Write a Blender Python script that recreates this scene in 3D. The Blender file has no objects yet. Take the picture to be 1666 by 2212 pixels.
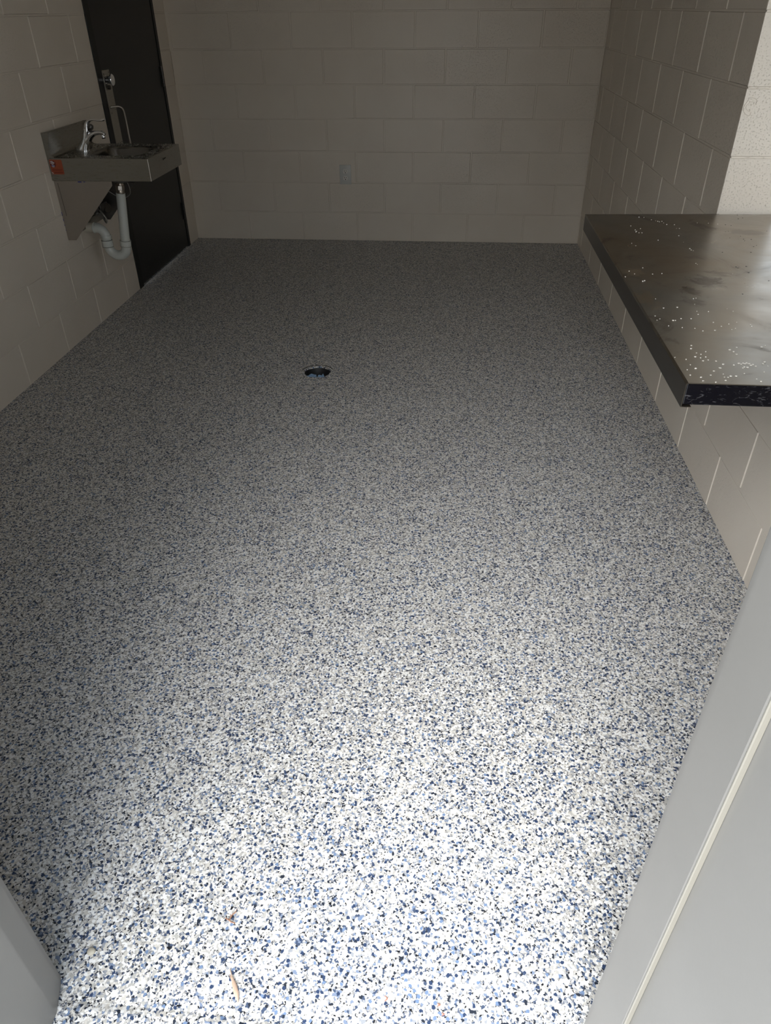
import bpy, bmesh, math, random
from mathutils import Vector, Matrix
random.seed(7)
S = bpy.context.scene
COL = S.collection

# ------------------------------------------------------------------ camera, sky, exposure
W = 2.862           # room width (X 0..W), back wall at Y=0, doorway wall near Y=-5.06
F_PX = 1548.37
cam_d = bpy.data.cameras.new('camera')
cam = bpy.data.objects.new('camera', cam_d)
COL.objects.link(cam)
cam_d.sensor_fit = 'HORIZONTAL'
cam_d.sensor_width = 36.0
cam_d.lens = 36.0 * F_PX / 1666.0
cam_d.clip_start = 0.02
def cam_axes(yaw, pitch, roll):
    cy, sy, cp, sp, cr, sr = math.cos(yaw), math.sin(yaw), math.cos(pitch), math.sin(pitch), math.cos(roll), math.sin(roll)
    fwd = Vector((sy*cp, cy*cp, -sp)); right = Vector((cy, -sy, 0)); up = right.cross(fwd)
    return cr*right + sr*up, -sr*right + cr*up, fwd
r_, u_, f_ = cam_axes(-0.09082, 0.61311, -0.00866)
rot = Matrix((r_, u_, -f_)).transposed().to_4x4()
cam.matrix_world = Matrix.Translation((1.9306, -5.5655, 1.4355)) @ rot
S.camera = cam

world = bpy.data.worlds.new('sky'); S.world = world; world.use_nodes = True
wn = world.node_tree; bg = wn.nodes['Background']
SKY_LOBE = Vector((-0.23, -0.64, 0.73)).normalized()     # bright hazy part of the sky outside the doorway
SKY_BASE, SKY_GLOW, GLOW_MIN, SKY_SIDE = 2.9, 12.0, 0.78, 0.78
def wnode(t, **k):
    n = wn.nodes.new(t)
    for a, b in k.items(): setattr(n, a, b)
    return n
tc = wnode('ShaderNodeTexCoord'); sx = wnode('ShaderNodeSeparateXYZ'); rp = wnode('ShaderNodeValToRGB')
wn.links.new(tc.outputs['Generated'], sx.inputs[0]); wn.links.new(sx.outputs['Z'], rp.inputs[0])
rp.color_ramp.elements[0].position = 0.02; rp.color_ramp.elements[0].color = (0.60, 0.585, 0.55, 1)
rp.color_ramp.elements[1].position = 0.6; rp.color_ramp.elements[1].color = (0.70, 0.86, 1.05, 1)
e_ = rp.color_ramp.elements.new(0.22); e_.color = (0.90, 0.96, 1.02, 1)
side = wnode('ShaderNodeMath', operation='MULTIPLY_ADD'); side.inputs[1].default_value = -SKY_SIDE*SKY_BASE; side.inputs[2].default_value = SKY_BASE
sdv = wnode('ShaderNodeVectorMath', operation='DOT_PRODUCT'); sdv.inputs[1].default_value = (0.93, 0.20, 0.0)   # sky dimmed on that side to darken the reveals and counter
wn.links.new(tc.outputs['Generated'], sdv.inputs[0]); wn.links.new(sdv.outputs['Value'], side.inputs[0])
vb_ = wnode('ShaderNodeVectorMath', operation='SCALE'); wn.links.new(rp.outputs[0], vb_.inputs[0]); wn.links.new(side.outputs[0], vb_.inputs['Scale'])
dp = wnode('ShaderNodeVectorMath', operation='DOT_PRODUCT'); dp.inputs[1].default_value = SKY_LOBE
wn.links.new(tc.outputs['Generated'], dp.inputs[0])
mr_ = wnode('ShaderNodeMapRange', interpolation_type='SMOOTHERSTEP')
mr_.inputs['From Min'].default_value = GLOW_MIN; mr_.inputs['From Max'].default_value = 1.0
mr_.inputs['To Min'].default_value = 0.0; mr_.inputs['To Max'].default_value = SKY_GLOW
wn.links.new(dp.outputs['Value'], mr_.inputs['Value'])
gl = wnode('ShaderNodeVectorMath', operation='SCALE'); gl.inputs[0].default_value = (1.0, 0.962, 0.915); wn.links.new(mr_.outputs[0], gl.inputs['Scale'])
ad_ = wnode('ShaderNodeVectorMath', operation='ADD'); wn.links.new(vb_.outputs[0], ad_.inputs[0]); wn.links.new(gl.outputs[0], ad_.inputs[1])
wn.links.new(ad_.outputs[0], bg.inputs[0]); bg.inputs[1].default_value = 1.05

S.view_settings.view_transform = 'Standard'; S.view_settings.look = 'None'
S.view_settings.exposure = 0.0; S.view_settings.gamma = 1.0; S.view_settings.use_curve_mapping = False
try:
    S.cycles.use_denoising = True; S.cycles.denoiser = 'OPENIMAGEDENOISE'
    S.cycles.denoising_input_passes = 'RGB_ALBEDO_NORMAL'
    S.cycles.max_bounces = 12; S.cycles.diffuse_bounces = 8; S.cycles.glossy_bounces = 5
    S.cycles.sample_clamp_indirect = 6.0
except Exception: pass

# ------------------------------------------------------------------ helpers
WL = {}   # world location of every thing / part
def _link(o, parent):
    COL.objects.link(o)
    if parent: o.parent = parent
def thing(name, label, cat, loc, group=None, kind=None):
    o = bpy.data.objects.new(name, None); _link(o, None); o.location = loc
    o.empty_display_size = 0.05
    WL[o] = Vector(loc)
    if label: o['label'] = label
    if cat: o['category'] = cat
    if group: o['group'] = group
    if kind: o['kind'] = kind
    return o
def obj(name, bm, mat, parent=None, loc=None, smooth=None, label=None):
    """links a bmesh given in world coordinates as ONE mesh object"""
    base = WL[parent] if parent else Vector((0, 0, 0))
    if loc is None:
        if parent: loc = Vector(base)
        else:
            c = [v.co for v in bm.verts]
            loc = Vector((sum(v.x for v in c)/len(c), sum(v.y for v in c)/len(c), min(v.z for v in c)))
    loc = Vector(loc)
    bmesh.ops.translate(bm, verts=bm.verts, vec=-loc)
    bmesh.ops.recalc_face_normals(bm, faces=bm.faces)
    me = bpy.data.meshes.new(name); bm.to_mesh(me); bm.free()
    me.materials.append(mat)
    if smooth is not None:
        me.polygons.foreach_set('use_smooth', [True]*len(me.polygons))
        me.set_sharp_from_angle(angle=math.radians(smooth))
    o = bpy.data.objects.new(name, me); _link(o, parent); o.location = loc - base
    WL[o] = loc
    if label: o['label'] = label
    return o
def struct(name, bm, mat, label=None, **k):
    o = obj(name, bm, mat, loc=(0, 0, 0), **k); o['kind'] = 'structure'
    if label: o['label'] = label
    return o
def tag(o, label, cat, group=None, kind=None):
    o['label'] = label; o['category'] = cat
    if group: o['group'] = group
    if kind: o['kind'] = kind
    return o
def NB(): return bmesh.new()
def box(bm, a, b, bev=0.0, seg=2):
    x0, y0, z0 = a; x1, y1, z1 = b
    vs = [bm.verts.new(p) for p in [(x0,y0,z0),(x1,y0,z0),(x1,y1,z0),(x0,y1,z0),(x0,y0,z1),(x1,y0,z1),(x1,y1,z1),(x0,y1,z1)]]
    fs = [bm.faces.new([vs[i] for i in f]) for f in [(0,3,2,1),(4,5,6,7),(0,1,5,4),(1,2,6,5),(2,3,7,6),(3,0,4,7)]]
    if bev > 0:
        es = set()
        for f in fs: es.update(f.edges)
        bmesh.ops.bevel(bm, geom=list(es), offset=bev, segments=seg, affect='EDGES', profile=0.5)
    return bm
def prism(bm, pts, vec, bev=0.0, seg=2):
    """polygon (3D points) extruded along vec"""
    v = Vector(vec)
    a = [bm.verts.new(p) for p in pts]; b = [bm.verts.new(Vector(p)+v) for p in pts]
    fs = [bm.faces.new(a[::-1]), bm.faces.new(b)]
    n = len(pts)
    for i in range(n): fs.append(bm.faces.new([a[i], a[(i+1) % n], b[(i+1) % n], b[i]]))
    if bev > 0:
        es = set()
        for f in fs: es.update(f.edges)
        bmesh.ops.bevel(bm, geom=list(es), offset=bev, segments=seg, affect='EDGES', profile=0.5)
    return bm
def catmull(pts, n=8):
    P = [Vector(p) for p in pts]; P = [2*P[0]-P[1]] + P + [2*P[-1]-P[-2]]
    out = []
    for i in range(1, len(P)-2):
        for k in range(n):
            t = k/n; t2 = t*t; t3 = t2*t
            out.append(0.5*((2*P[i]) + (-P[i-1]+P[i+1])*t + (2*P[i-1]-5*P[i]+4*P[i+1]-P[i+2])*t2 + (-P[i-1]+3*P[i]-3*P[i+1]+P[i+2])*t3))
    out.append(P[-2]); return out
def loft(bm, path, radii, seg=16, side=None, cap=True):
    """sweeps an ellipse along path; radii = number or list of (a,b); a is along 'side'"""
    P = [Vector(p) for p in path]; n = len(P)
    if not isinstance(radii, (list, tuple)): radii = [(radii, radii)]*n
    radii = [(r, r) if not isinstance(r, (tuple, list)) else r for r in radii]
    if len(radii) != n:
        R = []
        for i in range(n):
            t = i/(n-1)*(len(radii)-1); k = min(int(t), len(radii)-2); u = t-k
            R.append((radii[k][0]*(1-u)+radii[k+1][0]*u, radii[k][1]*(1-u)+radii[k+1][1]*u))
        radii = R
    rings = []; prev = None
    for i in range(n):
        T = (P[min(i+1, n-1)] - P[max(i-1, 0)]).normalized()
        if side is not None: sd = Vector(side)
        elif prev is not None: sd = prev
        else: sd = Vector((0, 0, 1)) if abs(T.z) < 0.8 else Vector((0, 1, 0))
        sd = (sd - T*sd.dot(T)).normalized(); prev = sd
        up = T.cross(sd); a, b = radii[i]
        rings.append([bm.verts.new(P[i] + sd*(a*math.cos(2*math.pi*k/seg)) + up*(b*math.sin(2*math.pi*k/seg))) for k in range(seg)])
    for i in range(n-1):
        for k in range(seg):
            bm.faces.new([rings[i][k], rings[i][(k+1) % seg], rings[i+1][(k+1) % seg], rings[i+1][k]])
    if cap:
        bm.faces.new(rings[0][::-1]); bm.faces.new(rings[-1])
    return bm
def lathe(bm, prof, origin, axis=(0, 0, 1), seg=32, cap=True):
    """prof: list of (radius, height along axis)"""
    ax = Vector(axis).normalized(); o = Vector(origin)
    s = Vector((1, 0, 0)) if abs(ax.x) < 0.8 else Vector((0, 1, 0))
    s = (s - ax*s.dot(ax)).normalized(); t = ax.cross(s)
    rings = [[bm.verts.new(o + ax*h + s*(r*math.cos(2*math.pi*k/seg)) + t*(r*math.sin(2*math.pi*k/seg))) for k in range(seg)] for r, h in prof]
    for i in range(len(prof)-1):
        for k in range(seg): bm.faces.new([rings[i][k], rings[i][(k+1) % seg], rings[i+1][(k+1) % seg], rings[i+1][k]])
    if cap:
        bm.faces.new(rings[0][::-1]); bm.faces.new(rings[-1])
    return bm
def arc(c, r, a0, a1, n, e1, e2):
    c = Vector(c); e1 = Vector(e1); e2 = Vector(e2)
    return [c + e1*(r*math.cos(a0+(a1-a0)*i/n)) + e2*(r*math.sin(a0+(a1-a0)*i/n)) for i in range(n+1)]

# ------------------------------------------------------------------ materials
def mat(name, base=(0.5, 0.5, 0.5), rough=0.5, metal=0.0, spec=0.5, coat=0.0):
    m = bpy.data.materials.new(name); m.use_nodes = True
    p = m.node_tree.nodes['Principled BSDF']
    p.inputs['Base Color'].default_value = (*base, 1); p.inputs['Roughness'].default_value = rough
    p.inputs['Metallic'].default_value = metal; p.inputs['Specular IOR Level'].default_value = spec
    p.inputs['Coat Weight'].default_value = coat
    return m
def nn(m, t, **kw):
    n = m.node_tree.nodes.new(t)
    for k, v in kw.items(): setattr(n, k, v)
    return n
def lk(m, a, b): m.node_tree.links.new(a, b)
def ramp(m, stops, interp='LINEAR'):
    r = nn(m, 'ShaderNodeValToRGB'); e = r.color_ramp; e.interpolation = interp
    while len(e.elements) < len(stops): e.elements.new(0.5)
    for el, (p, c) in zip(e.elements, stops):
        el.position = p; el.color = (*c, 1) if len(c) == 3 else c
    return r
def noise(m, scale, detail=2.0, rough=0.5, vec=None, dist=0.0):
    n = nn(m, 'ShaderNodeTexNoise'); n.inputs['Scale'].default_value = scale; n.inputs['Detail'].default_value = detail
    n.inputs['Roughness'].default_value = rough; n.inputs['Distortion'].default_value = dist
    if vec is not None: lk(m, vec, n.inputs['Vector'])
    return n
def coords(m, scale=None):
    t = nn(m, 'ShaderNodeTexCoord')
    if scale is None: return t.outputs['Object']
    mp = nn(m, 'ShaderNodeMapping'); mp.inputs['Scale'].default_value = scale
    lk(m, t.outputs['Object'], mp.inputs['Vector']); return mp.outputs['Vector']
def bump(m, h, strength, dist, normal=None):
    b = nn(m, 'ShaderNodeBump'); b.inputs['Strength'].default_value = strength; b.inputs['Distance'].default_value = dist
    lk(m, h, b.inputs['Height'])
    if normal is not None: lk(m, normal, b.inputs['Normal'])
    return b.outputs['Normal']
def mix(m, fac, a, b, mode='MIX'):
    n = nn(m, 'ShaderNodeMix', data_type='RGBA', blend_type=mode)
    if isinstance(fac, float): n.inputs['Factor'].default_value = fac
    else: lk(m, fac, n.inputs['Factor'])
    for s, v in ((6, a), (7, b)):
        if isinstance(v, tuple): n.inputs[s].default_value = (*v, 1)
        else: lk(m, v, n.inputs[s])
    return n.outputs[2]
def P(m): return m.node_tree.nodes['Principled BSDF']

# painted concrete block
M_WALL = mat('painted_block', (0.62, 0.575, 0.53), 0.36)
v = coords(M_WALL)
n1 = noise(M_WALL, 3.0, 3, 0.5, v); n2 = noise(M_WALL, 170.0, 3, 0.65, v); n3 = noise(M_WALL, 60.0, 2, 0.5, v); n4 = noise(M_WALL, 1.6, 2, 0.5, v)
c = ramp(M_WALL, [(0.3, (0.675, 0.61, 0.525)), (0.7, (0.715, 0.655, 0.57))]); lk(M_WALL, n1.outputs[0], c.inputs[0])
lk(M_WALL, c.outputs[0], P(M_WALL).inputs['Base Color'])
pore = ramp(M_WALL, [(0.28, (0, 0, 0)), (0.42, (1, 1, 1))]); lk(M_WALL, n2.outputs[0], pore.inputs[0])
sg = ramp(M_WALL, [(0.42, (0.25,)*3), (0.62, (1,)*3)]); lk(M_WALL, n4.outputs[0], sg.inputs[0])
bs = nn(M_WALL, 'ShaderNodeMath', operation='MULTIPLY'); bs.inputs[1].default_value = 0.85; lk(M_WALL, sg.outputs[0], bs.inputs[0])
b1 = bump(M_WALL, n3.outputs[0], 0.25, 0.002)
bb = nn(M_WALL, 'ShaderNodeBump'); bb.inputs['Distance'].default_value = 0.0018
lk(M_WALL, bs.outputs[0], bb.inputs['Strength']); lk(M_WALL, pore.outputs[0], bb.inputs['Height']); lk(M_WALL, b1, bb.inputs['Normal'])
lk(M_WALL, bb.outputs[0], P(M_WALL).inputs['Normal'])

# vinyl-flake coated floor
M_FLOOR = mat('flake_floor', (0.5, 0.5, 0.5), 0.5, spec=0.35)
v = coords(M_FLOOR)
dn = noise(M_FLOOR, 190.0, 2, 0.6, v)
vs_ = nn(M_FLOOR, 'ShaderNodeVectorMath', operation='MULTIPLY_ADD'); lk(M_FLOOR, dn.outputs['Color'], vs_.inputs[0])
vs_.inputs[1].default_value = (0.006,)*3; lk(M_FLOOR, v, vs_.inputs[2])
def voro(scale, vec, feat='F1'):
    n = nn(M_FLOOR, 'ShaderNodeTexVoronoi', feature=feat); n.voronoi_dimensions = '2D'
    n.inputs['Scale'].default_value = scale; lk(M_FLOOR, vec, n.inputs['Vector']); return n
A = voro(235.0, vs_.outputs[0]); B = voro(400.0, vs_.outputs[0]); C = voro(130.0, vs_.outputs[0])
def chan(n, ch):
    s = nn(M_FLOOR, 'ShaderNodeSeparateColor'); lk(M_FLOOR, n.outputs['Color'], s.inputs[0]); return s.outputs[ch]
PAL = [(0.0, (0.018, 0.024, 0.038)), (0.06, (0.05, 0.072, 0.125)), (0.13, (0.17, 0.215, 0.305)), (0.20, (0.28, 0.295, 0.32)),
       (0.29, (0.40, 0.39, 0.365)), (0.44, (0.54, 0.515, 0.47)), (0.61, (0.64, 0.625, 0.595)), (0.80, (0.75, 0.75, 0.74))]
PALB = [(0.0, (0.006, 0.007, 0.010)), (0.12, (0.09, 0.11, 0.16)), (0.26, (0.25, 0.245, 0.24)), (0.45, (0.45, 0.43, 0.40)), (0.65, (0.65, 0.64, 0.61))]
ra = ramp(M_FLOOR, PAL, 'CONSTANT'); lk(M_FLOOR, chan(A, 0), ra.inputs[0])
rb = ramp(M_FLOOR, PALB, 'CONSTANT'); lk(M_FLOOR, chan(B, 0), rb.inputs[0])
rc = ramp(M_FLOOR, [(0.0, (0.025, 0.045, 0.10)), (0.35, (0.14, 0.205, 0.33)), (0.55, (0.72, 0.72, 0.71))], 'CONSTANT'); lk(M_FLOOR, chan(C, 0), rc.inputs[0])
sb = ramp(M_FLOOR, [(0.0, (1,)*3), (0.38, (0,)*3)], 'CONSTANT'); lk(M_FLOOR, chan(A, 1), sb.inputs[0])
sc_ = ramp(M_FLOOR, [(0.0, (1,)*3), (0.19, (0,)*3)], 'CONSTANT'); lk(M_FLOOR, chan(C, 1), sc_.inputs[0])
cd = ramp(M_FLOOR, [(0.0, (1,)*3), (0.42, (0,)*3)], 'CONSTANT'); lk(M_FLOOR, C.outputs['Distance'], cd.inputs[0])
mc = mix(M_FLOOR, 1.0, sc_.outputs[0], cd.outputs[0], 'MULTIPLY')
col = mix(M_FLOOR, sb.outputs[0], ra.outputs[0], rb.outputs[0])
col = mix(M_FLOOR, mc, col, rc.outputs[0])
lk(M_FLOOR, col, P(M_FLOOR).inputs['Base Color'])
ba = bump(M_FLOOR, chan(A, 2), 0.55, 0.0012); bbm = bump(M_FLOOR, chan(B, 2), 0.4, 0.0008, ba)
lk(M_FLOOR, bbm, P(M_FLOOR).inputs['Normal'])

def steel(name, base, rough, grain=(1, 60, 60), bstr=0.06, metal=1.0):
    m = mat(name, base, rough, metal)
    v = coords(m, grain); n = noise(m, 14.0, 3, 0.6, v)
    r = ramp(m, [(0.2, tuple([rough*0.75]*3)), (0.8, tuple([min(1, rough*1.3)]*3))]); lk(m, n.outputs[0], r.inputs[0])
    lk(m, r.outputs[0], P(m).inputs['Roughness'])
    lk(m, bump(m, n.outputs[0], bstr, 0.001), P(m).inputs['Normal'])
    return m
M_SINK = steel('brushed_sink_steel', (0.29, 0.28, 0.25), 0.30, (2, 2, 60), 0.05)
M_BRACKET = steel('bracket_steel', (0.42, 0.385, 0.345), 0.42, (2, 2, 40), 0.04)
M_DKST = steel('shaded_bracket_steel', (0.20, 0.19, 0.18), 0.40, (2, 2, 40), 0.04)  # bracket steel again, the far bracket's shade put into its colour
M_BOWL = steel('shaded_bowl_steel', (0.17, 0.165, 0.155), 0.20, (2, 2, 30), 0.03)  # polished sink steel, darkened for shade and dark reflections inside the bowl
M_CHROME = mat('chrome', (0.85, 0.86, 0.88), 0.07, 1.0)
M_NUT = mat('tarnished_chrome', (0.55, 0.50, 0.44), 0.28, 1.0)
M_PVC = mat('white_pipe_plastic', (0.58, 0.60, 0.56), 0.25)
v = coords(M_PVC); n = noise(M_PVC, 90.0, 4, 0.7, v)
r = ramp(M_PVC, [(0.27, (0.16, 0.10, 0.05)), (0.34, (0.58, 0.60, 0.56))]); lk(M_PVC, n.outputs[0], r.inputs[0]); lk(M_PVC, r.outputs[0], P(M_PVC).inputs['Base Color'])
M_STUB = mat('aged_pipe_plastic', (0.60, 0.56, 0.47), 0.4)
M_BLACKR = mat('black_rubber', (0.012, 0.012, 0.012), 0.5)
M_DARKMET = mat('dark_valve_metal', (0.10, 0.095, 0.09), 0.3, 0.9)
M_HOSE = mat('grey_hose', (0.35, 0.34, 0.32), 0.35, 0.5)
M_DOOR = mat('dark_door_paint', (0.0092, 0.0088, 0.0080), 0.38, spec=0.35)
v = coords(M_DOOR); n = noise(M_DOOR, 55.0, 4, 0.75, v); t = nn(M_DOOR, 'ShaderNodeSeparateXYZ'); lk(M_DOOR, v, t.inputs[0])
hz = ramp(M_DOOR, [(0.0, (1,)*3), (0.28, (0,)*3)]); lk(M_DOOR, t.outputs['Z'], hz.inputs[0])
sp_ = ramp(M_DOOR, [(0.58, (0,)*3), (0.68, (1,)*3)]); lk(M_DOOR, n.outputs[0], sp_.inputs[0])
f = mix(M_DOOR, 1.0, hz.outputs[0], sp_.outputs[0], 'MULTIPLY')
lk(M_DOOR, mix(M_DOOR, f, (0.0092, 0.0088, 0.0080), (0.09, 0.085, 0.08)), P(M_DOOR).inputs['Base Color'])
M_FRAME_DK = mat('dark_frame_paint', (0.010, 0.010, 0.009), 0.45, spec=0.3)
M_HANDLE = mat('satin_pull_steel', (0.42, 0.39, 0.35), 0.3, 1.0)
M_PLATE = steel('door_plate_steel', (0.40, 0.38, 0.34), 0.45, (2, 2, 30), 0.03)
M_ENTRY = mat('shaded_entry_paint', (0.60, 0.58, 0.54), 0.38)
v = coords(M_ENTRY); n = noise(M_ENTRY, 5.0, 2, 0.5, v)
r = ramp(M_ENTRY, [(0.3, (0.205, 0.198, 0.184)), (0.7, (0.22, 0.212, 0.197))]); lk(M_ENTRY, n.outputs[0], r.inputs[0]); lk(M_ENTRY, r.outputs[0], P(M_ENTRY).inputs['Base Color'])  # paint colour darkened to hold the camera operator's shadow on the frame
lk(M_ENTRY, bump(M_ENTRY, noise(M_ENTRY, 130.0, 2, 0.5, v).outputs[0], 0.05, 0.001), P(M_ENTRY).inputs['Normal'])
M_LITEDGE = mat('lit_frame_edge', (0.25, 0.235, 0.20), 0.4)  # lighter colour paints the daylight caught by the jamb's stop face
M_CEIL = mat('ceiling_paint', (0.66, 0.62, 0.56), 0.7)
M_GROUND = mat('outside_concrete', (0.42, 0.41, 0.39), 0.9)
v = coords(M_GROUND); n = noise(M_GROUND, 8.0, 6, 0.6, v)
r = ramp(M_GROUND, [(0.3, (0.27, 0.265, 0.25)), (0.7, (0.35, 0.34, 0.325))]); lk(M_GROUND, n.outputs[0], r.inputs[0]); lk(M_GROUND, r.outputs[0], P(M_GROUND).inputs['Base Color'])
M_OUTPLATE = mat('outlet_cover_plastic', (0.56, 0.565, 0.54), 0.35)
M_OUTFACE = mat('outlet_face_plastic', (0.74, 0.72, 0.67), 0.35)
M_SLOT = mat('dark_slot', (0.01, 0.01, 0.01), 0.6)
M_DRAINBLK = mat('dark_drain_iron', (0.008, 0.008, 0.009), 0.55)
M_BLUEPL = mat('blue_plastic', (0.28, 0.42, 0.60), 0.3)
M_ORANGE = mat('orange_sticker', (0.34, 0.075, 0.032), 0.45)
M_STDK = mat('sticker_print_dark', (0.16, 0.02, 0.01), 0.5)
M_STWH = mat('sticker_print_white', (0.62, 0.60, 0.62), 0.5)
M_STBL = mat('sticker_print_blue', (0.06, 0.08, 0.25), 0.5)
M_FILM = mat('blue_film_remnant', (0.03, 0.05, 0.30), 0.4)
M_LEAF = mat('dry_leaf_brown', (0.44, 0.31, 0.23), 0.6)
M_TWIG = mat('twig_brown', (0.30, 0.15, 0.09), 0.7)
M_PEBBLE = mat('tan_pebble', (0.42, 0.385, 0.31), 0.7)
M_REDBIT = mat('reddish_bark', (0.36, 0.13, 0.08), 0.7)
M_FLAKE = mat('loose_white_flake', (0.80, 0.78, 0.73), 0.5)
M_FLAKED = mat('loose_dark_flake', (0.05, 0.05, 0.05), 0.5)

# steel counter top: brushed, stained towards brown near the room edge, dark smudges
M_CTR = mat('worn_counter_steel', (0.4, 0.38, 0.35), 0.3, 1.0)
v = coords(M_CTR)
gx = nn(M_CTR, 'ShaderNodeSeparateXYZ'); lk(M_CTR, v, gx.inputs[0])
big = noise(M_CTR, 2.6, 4, 0.55, v, 0.6)
colr = ramp(M_CTR, [(0.30, (0.33, 0.325, 0.305)), (0.50, (0.32, 0.285, 0.235)), (0.70, (0.31, 0.25, 0.18))]); lk(M_CTR, big.outputs[0], colr.inputs[0])
stn = noise(M_CTR, 5.5, 5, 0.62, v, 1.2)
sr_ = ramp(M_CTR, [(0.60, (0,)*3), (0.67, (1,)*3)]); lk(M_CTR, stn.outputs[0], sr_.inputs[0])
sf = mix(M_CTR, 1.0, sr_.outputs[0], (0.5, 0.5, 0.5), 'MULTIPLY')
cc = mix(M_CTR, sf, colr.outputs[0], (0.13, 0.11, 0.09))
fine = noise(M_CTR, 24.0, 5, 0.7, v, 0.8)
def spot(col, cx, cy, rx, ry, tint, amt, soft=0.5):
    # a stain with a ragged outline lying at (cx, cy) on the counter
    mp = nn(M_CTR, 'ShaderNodeMapping'); mp.vector_type = 'POINT'
    mp.inputs['Scale'].default_value = (1/rx, 1/ry, 0); mp.inputs['Location'].default_value = (-cx/rx, -cy/ry, 0); lk(M_CTR, v, mp.inputs['Vector'])
    ln = nn(M_CTR, 'ShaderNodeVectorMath', operation='LENGTH'); lk(M_CTR, mp.outputs[0], ln.inputs[0])
    ma = nn(M_CTR, 'ShaderNodeMath', operation='MULTIPLY_ADD'); lk(M_CTR, fine.outputs[0], ma.inputs[0]); ma.inputs[1].default_value = 2.6; lk(M_CTR, ln.outputs['Value'], ma.inputs[2])
    rr0 = nn(M_CTR, 'ShaderNodeMapRange'); lk(M_CTR, ma.outputs[0], rr0.inputs['Value']); rr0.inputs['From Min'].default_value = 1.75; rr0.inputs['From Max'].default_value = 1.75+soft
    rr0.inputs['To Min'].default_value = amt; rr0.inputs['To Max'].default_value = 0.0
    return mix(M_CTR, rr0.outputs[0], col, tint)
# object coordinates of the steel top are measured from the counter's own origin
OX, OY = 2.88, -3.52
for (cx, cy, rx, ry, tint, amt) in [(2.610, -3.600, 0.050, 0.060, (0.10, 0.08, 0.065), 0.8), (2.550, -3.68, 0.032, 0.040, (0.11, 0.085, 0.065), 0.75), (2.66, -3.53, 0.04, 0.03, (0.12, 0.10, 0.08), 0.55),
                                    (2.435, -3.53, 0.034, 0.045, (0.50, 0.43, 0.32), 0.7), (2.425, -3.75, 0.030, 0.08, (0.44, 0.36, 0.25), 0.6), (2.87, -3.08, 0.08, 0.04, (0.14, 0.13, 0.11), 0.5)]:
    cc = spot(cc, cx-OX, cy-OY, rx, ry, tint, amt)
lk(M_CTR, cc, P(M_CTR).inputs['Base Color'])
vg = coords(M_CTR, (2, 50, 50)); g = noise(M_CTR, 10.0, 3, 0.6, vg)
rr = ramp(M_CTR, [(0.25, (0.24,)*3), (0.75, (0.42,)*3)]); lk(M_CTR, stn.outputs[0], rr.inputs[0]); lk(M_CTR, rr.outputs[0], P(M_CTR).inputs['Roughness'])
lk(M_CTR, bump(M_CTR, g.outputs[0], 0.035, 0.001), P(M_CTR).inputs['Normal'])
# counter lip (protective film partly peeled: darker where it still sticks)
M_LIP = mat('counter_lip_steel', (0.2, 0.19, 0.18), 0.35, 1.0)
v = coords(M_LIP); n = noise(M_LIP, 9.0, 5, 0.6, v, 0.5); gy = nn(M_LIP, 'ShaderNodeSeparateXYZ'); lk(M_LIP, v, gy.inputs[0])
ad = nn(M_LIP, 'ShaderNodeMath', operation='MULTIPLY_ADD'); lk(M_LIP, n.outputs[0], ad.inputs[0]); ad.inputs[1].default_value = 0.35; lk(M_LIP, gy.outputs['Y'], ad.inputs[2])
lr = ramp(M_LIP, [(0.0, (0.24, 0.23, 0.215)), (0.02, (0.24, 0.23, 0.215))])
mr = nn(M_LIP, 'ShaderNodeMapRange'); lk(M_LIP, ad.outputs[0], mr.inputs['Value']); mr.inputs['From Min'].default_value = -3.32; mr.inputs['From Max'].default_value = -3.30
lk(M_LIP, mix(M_LIP, mr.outputs[0], (0.44, 0.43, 0.43), (0.18, 0.165, 0.15)), P(M_LIP).inputs['Base Color'])
M_SUB = mat('black_laminate_core', (0.006, 0.006, 0.009), 0.22, spec=0.5)
v = coords(M_SUB, (1, 1, 2.5)); n = noise(M_SUB, 38.0, 5, 0.7, v, 1.0)
r = ramp(M_SUB, [(0.58, (0.004, 0.004, 0.007)), (0.72, (0.14, 0.14, 0.15))]); lk(M_SUB, n.outputs[0], r.inputs[0]); lk(M_SUB, r.outputs[0], P(M_SUB).inputs['Base Color'])

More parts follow.
